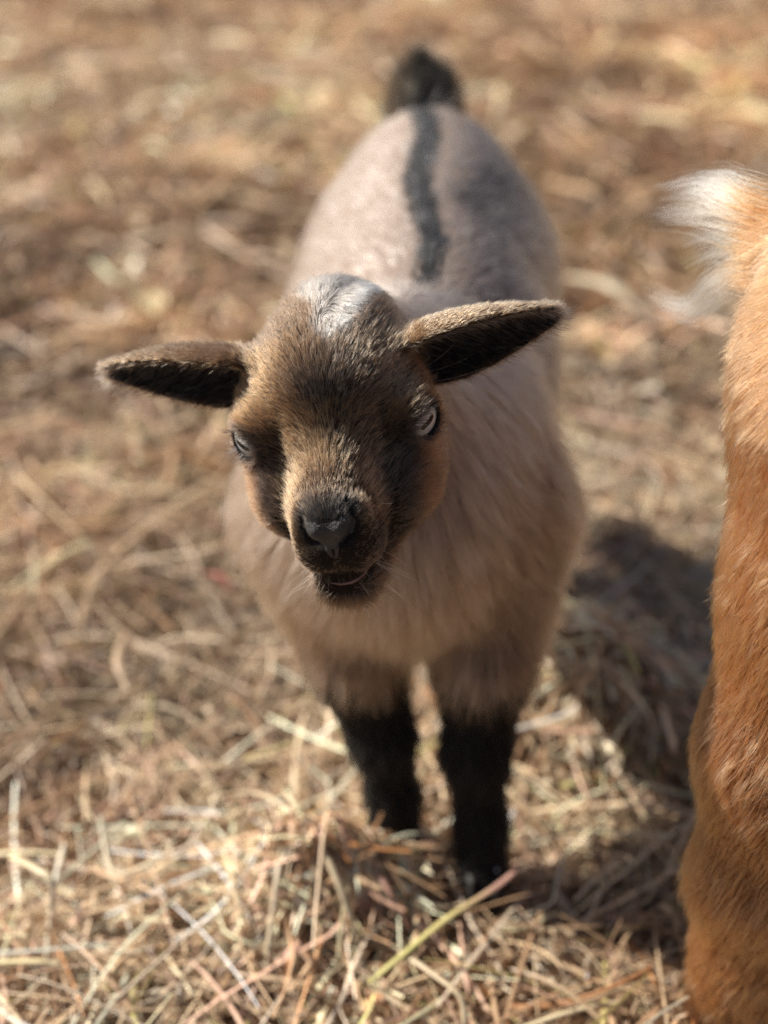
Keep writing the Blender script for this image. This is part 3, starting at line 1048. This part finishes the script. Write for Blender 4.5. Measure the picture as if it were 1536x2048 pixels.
    pts, rad = make_hair(P, n, fl, .010 + .006 * smooth(.1, .16, P[:, 2]), .25, .00014, .14, .05, .3, 16)
    k = pts[:, -1, 2] > .004
    hair_obj('leg_fur', pts[k], rad[k], root[k], tip[k], kid, M_hair_matt)
    # ------------- tail
    P, n = sample_surface(KV, KF, 5200, vtail)
    root, tip = kid_coat(P, n)
    fl = np.tile((-.05, .05, 1.0), (len(P), 1))
    fl[:, 0] += (P[:, 0] - .026) * 60
    pts, rad = make_hair(P, n, norm(fl), .017, .50, .00022, .25, -.02, .5, 20, clump_jit=.35)
    hair_obj('tail_fur', pts, rad, root, tip, kid)

    # ------------- lashes, whiskers
    LP, LR, LC = [], [], []
    for s in (-1, 1):
        E = EYES[s]
        for k in range(46):
            t = rng.uniform(-1, 1)
            upper = k < 26
            p0 = E['c'] + E['e1'] * t * 6.8 + E['e2'] * (4.4 if upper else -5.1) * math.sqrt(1 - .8 * t * t) + E['o'] * 9.4
            L_ = rng.uniform(4, 7) if upper else rng.uniform(4, 8)
            d = norm(E['o'] * .8 + E['e2'] * (-.1 if upper else -.75) + E['e1'] * (t * .5 - .1) + rng.normal(0, .12, 3))
            tt = np.linspace(0, 1, 5)[:, None]
            LP.append(to_world(p0 + d * L_ * tt + E['e2'] * (.25 if upper else .2) * L_ * tt * tt)); LR.append(np.linspace(.00011, .00003, 5)); LC.append((.012, .010, .010))
    hair_obj('eyelashes', np.array(LP), np.array(LR), np.array(LC), np.array(LC), kid)
    LP, LR, LC = [], [], []
    for k in range(60):
        s = rng.choice((-1, 1))
        b = rng.uniform(-53, -28)
        p0 = np.array([s * rng.uniform(4, 15), b, 40 + rng.uniform(-6, 8)])
        # settle the root onto the skin
        for _ in range(6):
            dd = head_core(p0[None])[0]
            g = np.array([(head_core((p0 + h_)[None])[0] - dd) / .5 for h_ in np.eye(3) * .5])
            p0 = p0 - norm(g) * dd
        d = norm(norm(g) + np.array([s * .3, -.5, .1]) + rng.normal(0, .2, 3))
        L_ = rng.uniform(6, 13)
        tt = np.linspace(0, 1, 5)[:, None]
        LP.append(to_world(p0 + d * L_ * tt + np.array([0, -.25, 0]) * L_ * tt * tt)); LR.append(np.linspace(.00007, .00002, 5))
        LC.append((.5, .42, .34) if rng.random() < .6 else (.05, .04, .03))
    for (p0, d, L_) in (((33, 4, -19), (.75, .25, .35), 24), ((34, 0, -18), (.85, .1, .2), 26), ((33, 7, -17), (.7, .5, .4), 22), ((35, -3, -15), (.8, -.15, .3), 18), ((18, -14, 33), (.5, .25, .5), 7)):
        tt = np.linspace(0, 1, 5)[:, None]
        LP.append(to_world(np.array(p0, float) + norm(np.array(d, float)) * L_ * tt + np.array([0, .2, 0]) * L_ * tt * tt)); LR.append(np.linspace(.00008, .00004, 5)); LC.append((.8, .75, .7))
    hair_obj('whiskers', np.array(LP), np.array(LR), np.array(LC), np.array(LC), kid)

# ================================================================== BROWN GOAT
NEAR = [((.200, .455, .305), .066), ((.190, .447, .250), .055), ((.170, .436, .175), .038), ((.160, .428, .110), .0245), ((.163, .426, .030), .0225)]
FARL = [((.250, .555, .310), .060), ((.255, .560, .240), .050), ((.262, .565, .160), .033), ((.250, .572, .110), .0205), ((.256, .570, .030), .0165)]
FN = [((.540, .395, .280), .050), ((.545, .390, .180), .030), ((.545, .390, .110), .020), ((.548, .390, .030), .0160)]
FF = [((.560, .505, .280), .050), ((.565, .510, .180), .030), ((.565, .510, .110), .020), ((.568, .510, .030), .0160)]
BT = [((.195, .525, .350), .022), ((.176, .542, .350), .017), ((.163, .550, .349), .011)]
def brown_legs(p):
    d = None
    for L in (NEAR, FARL, FN, FF):
        e = chain(p, L, .014)
        d = e if d is None else np.minimum(d, e)
    return d
def brown_sdf(p):
    d = ell(p, (.226, .503, .314), (.084, .077, .076))
    d = su(d, ell(p, (.385, .475, .275), (.170, .098, .110)), .06)
    d = su(d, ell(p, (.545, .452, .300), (.075, .080, .090)), .05)
    d = su(d, cap(p, (.560, .450, .350), (.680, .440, .470), .052, .040), .04)
    d = su(d, ell(p, (.705, .435, .495), (.050, .038, .040)), .03)
    d = su(d, cap(p, (.72, .435, .485), (.785, .425, .445), .030, .020), .02)
    for s in (-1, 1):
        d = su(d, ell(p, (.690, .435 + s * .062, .500), (.012, .034, .018)), .01)
    d = su(d, brown_legs(p), .03)
    return su(d, chain(p, BT, .01), .012)
bx = grid(.10, .101, .235, .83, .0035, .0075)
by = grid(.30, .36, .60, .66, .0035, .0075)
bz = grid(-.01, 0, .42, .57, .0035, .0075)
BV, BF = polygonise(bx, by, bz, brown_sdf)
BV = taubin(BV, BF, 2)
CHEST = np.array((.36, .140, .046)); CHDK = np.array((.13, .046, .016))
def brown_coat(P, n):
    N = len(P)
    nz = (fbm(P, .012, 15) - .5) * 2; n2 = (fbm(P, .04, 16) - .5) * 2
    g = np.tile(CHEST, (N, 1))
    g = mixc(g, CHDK, .45 * smooth(.05, .5, n2))
    g = mixc(g, CHDK * .8, .7 * np.exp(-(((P[:, 2] - .345) / .014) ** 2)) * smooth(.20, .15, P[:, 0]))
    tl = smooth(.010, .001, chain(P, BT, .01)) * smooth(.176, .164, P[:, 0])
    g = mixc(g, (.40, .22, .11), tl * .6)
    g = mixc(g, CHDK * .4, smooth(.05, .03, P[:, 2]))
    g = g * (.85 + .3 * rng.random((N, 1)))
    hv = np.exp(rng.normal(0, .28, (N, 1)))
    return np.clip(g * .60, .004, .9), np.clip((g * 1.15 + np.array((.012, .005, .002))) * hv, .004, .9)
brown = empty('brown_goat', (.36, .48, 0), 'chestnut goat cut off by the right edge, only rump and hind leg showing', 'goat')
bn = np.zeros_like(BV)
_T = np.concatenate([BF[:, [0, 1, 2]], BF[:, [0, 2, 3]]])
_n = np.cross(BV[_T[:, 1]] - BV[_T[:, 0]], BV[_T[:, 2]] - BV[_T[:, 0]])
for k in range(3):
    for ax in range(3):
        bn[:, ax] += np.bincount(_T[:, k], weights=_n[:, ax], minlength=len(BV))
bn = norm(bn)
bc, _ = brown_coat(BV, bn)
mesh_obj('body', BV, BF, M_skin, brown, colors=bc * .9)
for L in (NEAR, FARL, FN, FF):
    (x, y, z), r = L[-1]
    hoof(brown, x + .004, y, yaw=math.pi / 2, s=1.25)
M_eye2 = principled('amber_eye', (.20, .12, .03), .1, coat=.6)
for s in (-1, 1):
    V, F = uvsphere(None, .011, 16, 10)
    mesh_obj('eye', V + np.array([.722, .435 + s * .031, .503]), F, M_eye2, brown)

def brown_fur():
    seen = (BV[:, 0] < .26)
    facing = np.where(bn[:, 1] > .5, .25, 1.0)
    for nm, cnt, wgt, r in (('rump_fur', 110000, seen * facing, .00013), ('body_fur', 45000, (~seen) * 1.0, .00032)):
        P, n = sample_surface(BV, BF, cnt, wgt)
        root, tip = brown_coat(P, n)
        fl = np.stack([-.35 - 0 * P[:, 0], -.05 + 0 * P[:, 0], -1 + 0 * P[:, 0]], 1)
        up = smooth(.33, .37, P[:, 2])
        fl = fl + np.stack([-1.0 * up, 0 * up, .8 * up], 1)
        Lh = .0095 + .005 * smooth(.32, .35, P[:, 2]) * (P[:, 0] < .19) + .004 * np.exp(-((P[:, 2] - .115) / .015) ** 2) * (P[:, 0] < .15)
        pts, rad = make_hair(P, n, norm(fl), Lh, .23, r, .13, .03, .40, 11, clump_jit=.26)
        k = pts[:, -1, 2] > .004
        hair_obj(nm, pts[k], rad[k], root[k], tip[k], brown)
    # tail: loose pale locks
    LOCKS = [
        [(.1505, .5605, .3640), (.1393, .5861, .3622), (.1200, .6060, .3515)],
        [(.1505, .5583, .3606), (.1350, .5838, .3586), (.1245, .6036, .3478)],
        [(.1485, .5560, .3571), (.1350, .5788, .3509), (.1185, .5997, .3417)],
        [(.1485, .5527, .3519), (.1414, .5745, .3443), (.1311, .5928, .3311)],
        [(.1485, .5493, .3468), (.1414, .5699, .3371), (.1333, .5874, .3227)],
        [(.1495, .5460, .3416), (.1375, .5554, .3285), (.1302, .5639, .3142), (.1145, .5813, .3134)],
        [(.1495, .5437, .3381), (.1396, .5519, .3232), (.1334, .5622, .3115), (.1245, .5777, .3079)],
        [(.1485, .5426, .3364), (.1414, .5635, .3272), (.1367, .5807, .3125)],
        [(.1505, .5622, .3666), (.1457, .5873, .3640), (.1378, .6087, .3556)],
    ]
    A, Rd, C0, C1 = [], [], [], []
    K = 9
    for li, lk in enumerate(LOCKS):
        g0 = catmull(lk, K)
        g0 = np.vstack([g0[:1] + (g0[:1] - g0[1:2]) * 1.0 + np.array([[.012, -.004, -.002]]), g0])
        nh = 95
        for k in range(nh):
            off = rng.normal(0, 1, 3) * np.array([.0045, .0060, .0045])
            tt = np.linspace(0, 1, K + 1)[:, None]
            keep = rng.uniform(.55, 1.0)
            m = catmull(g0, K + 1)
            idx = tt[:, 0] * keep * K
            m = np.stack([np.interp(idx, np.arange(K + 1), m[:, ax]) for ax in range(3)], 1)
            spread = 1 - (.35 + .5 * rng.random()) * tt ** .8
            A.append(m + off * spread + rng.normal(0, .0010, 3) * tt * tt)
            Rd.append(.00012 * np.linspace(1, .3, K + 1))
            dk = rng.random()
            C0.append(CHEST * .8 if dk < .6 else (CHDK if dk < .8 else (.55, .42, .28)))
            C1.append((.80, .74, .62) if dk < .85 else (.60, .42, .26))
    hair_obj('tail_fur', np.array(A), np.array(Rd), np.array(C0), np.array(C1), brown)

kid_fur()
brown_fur()
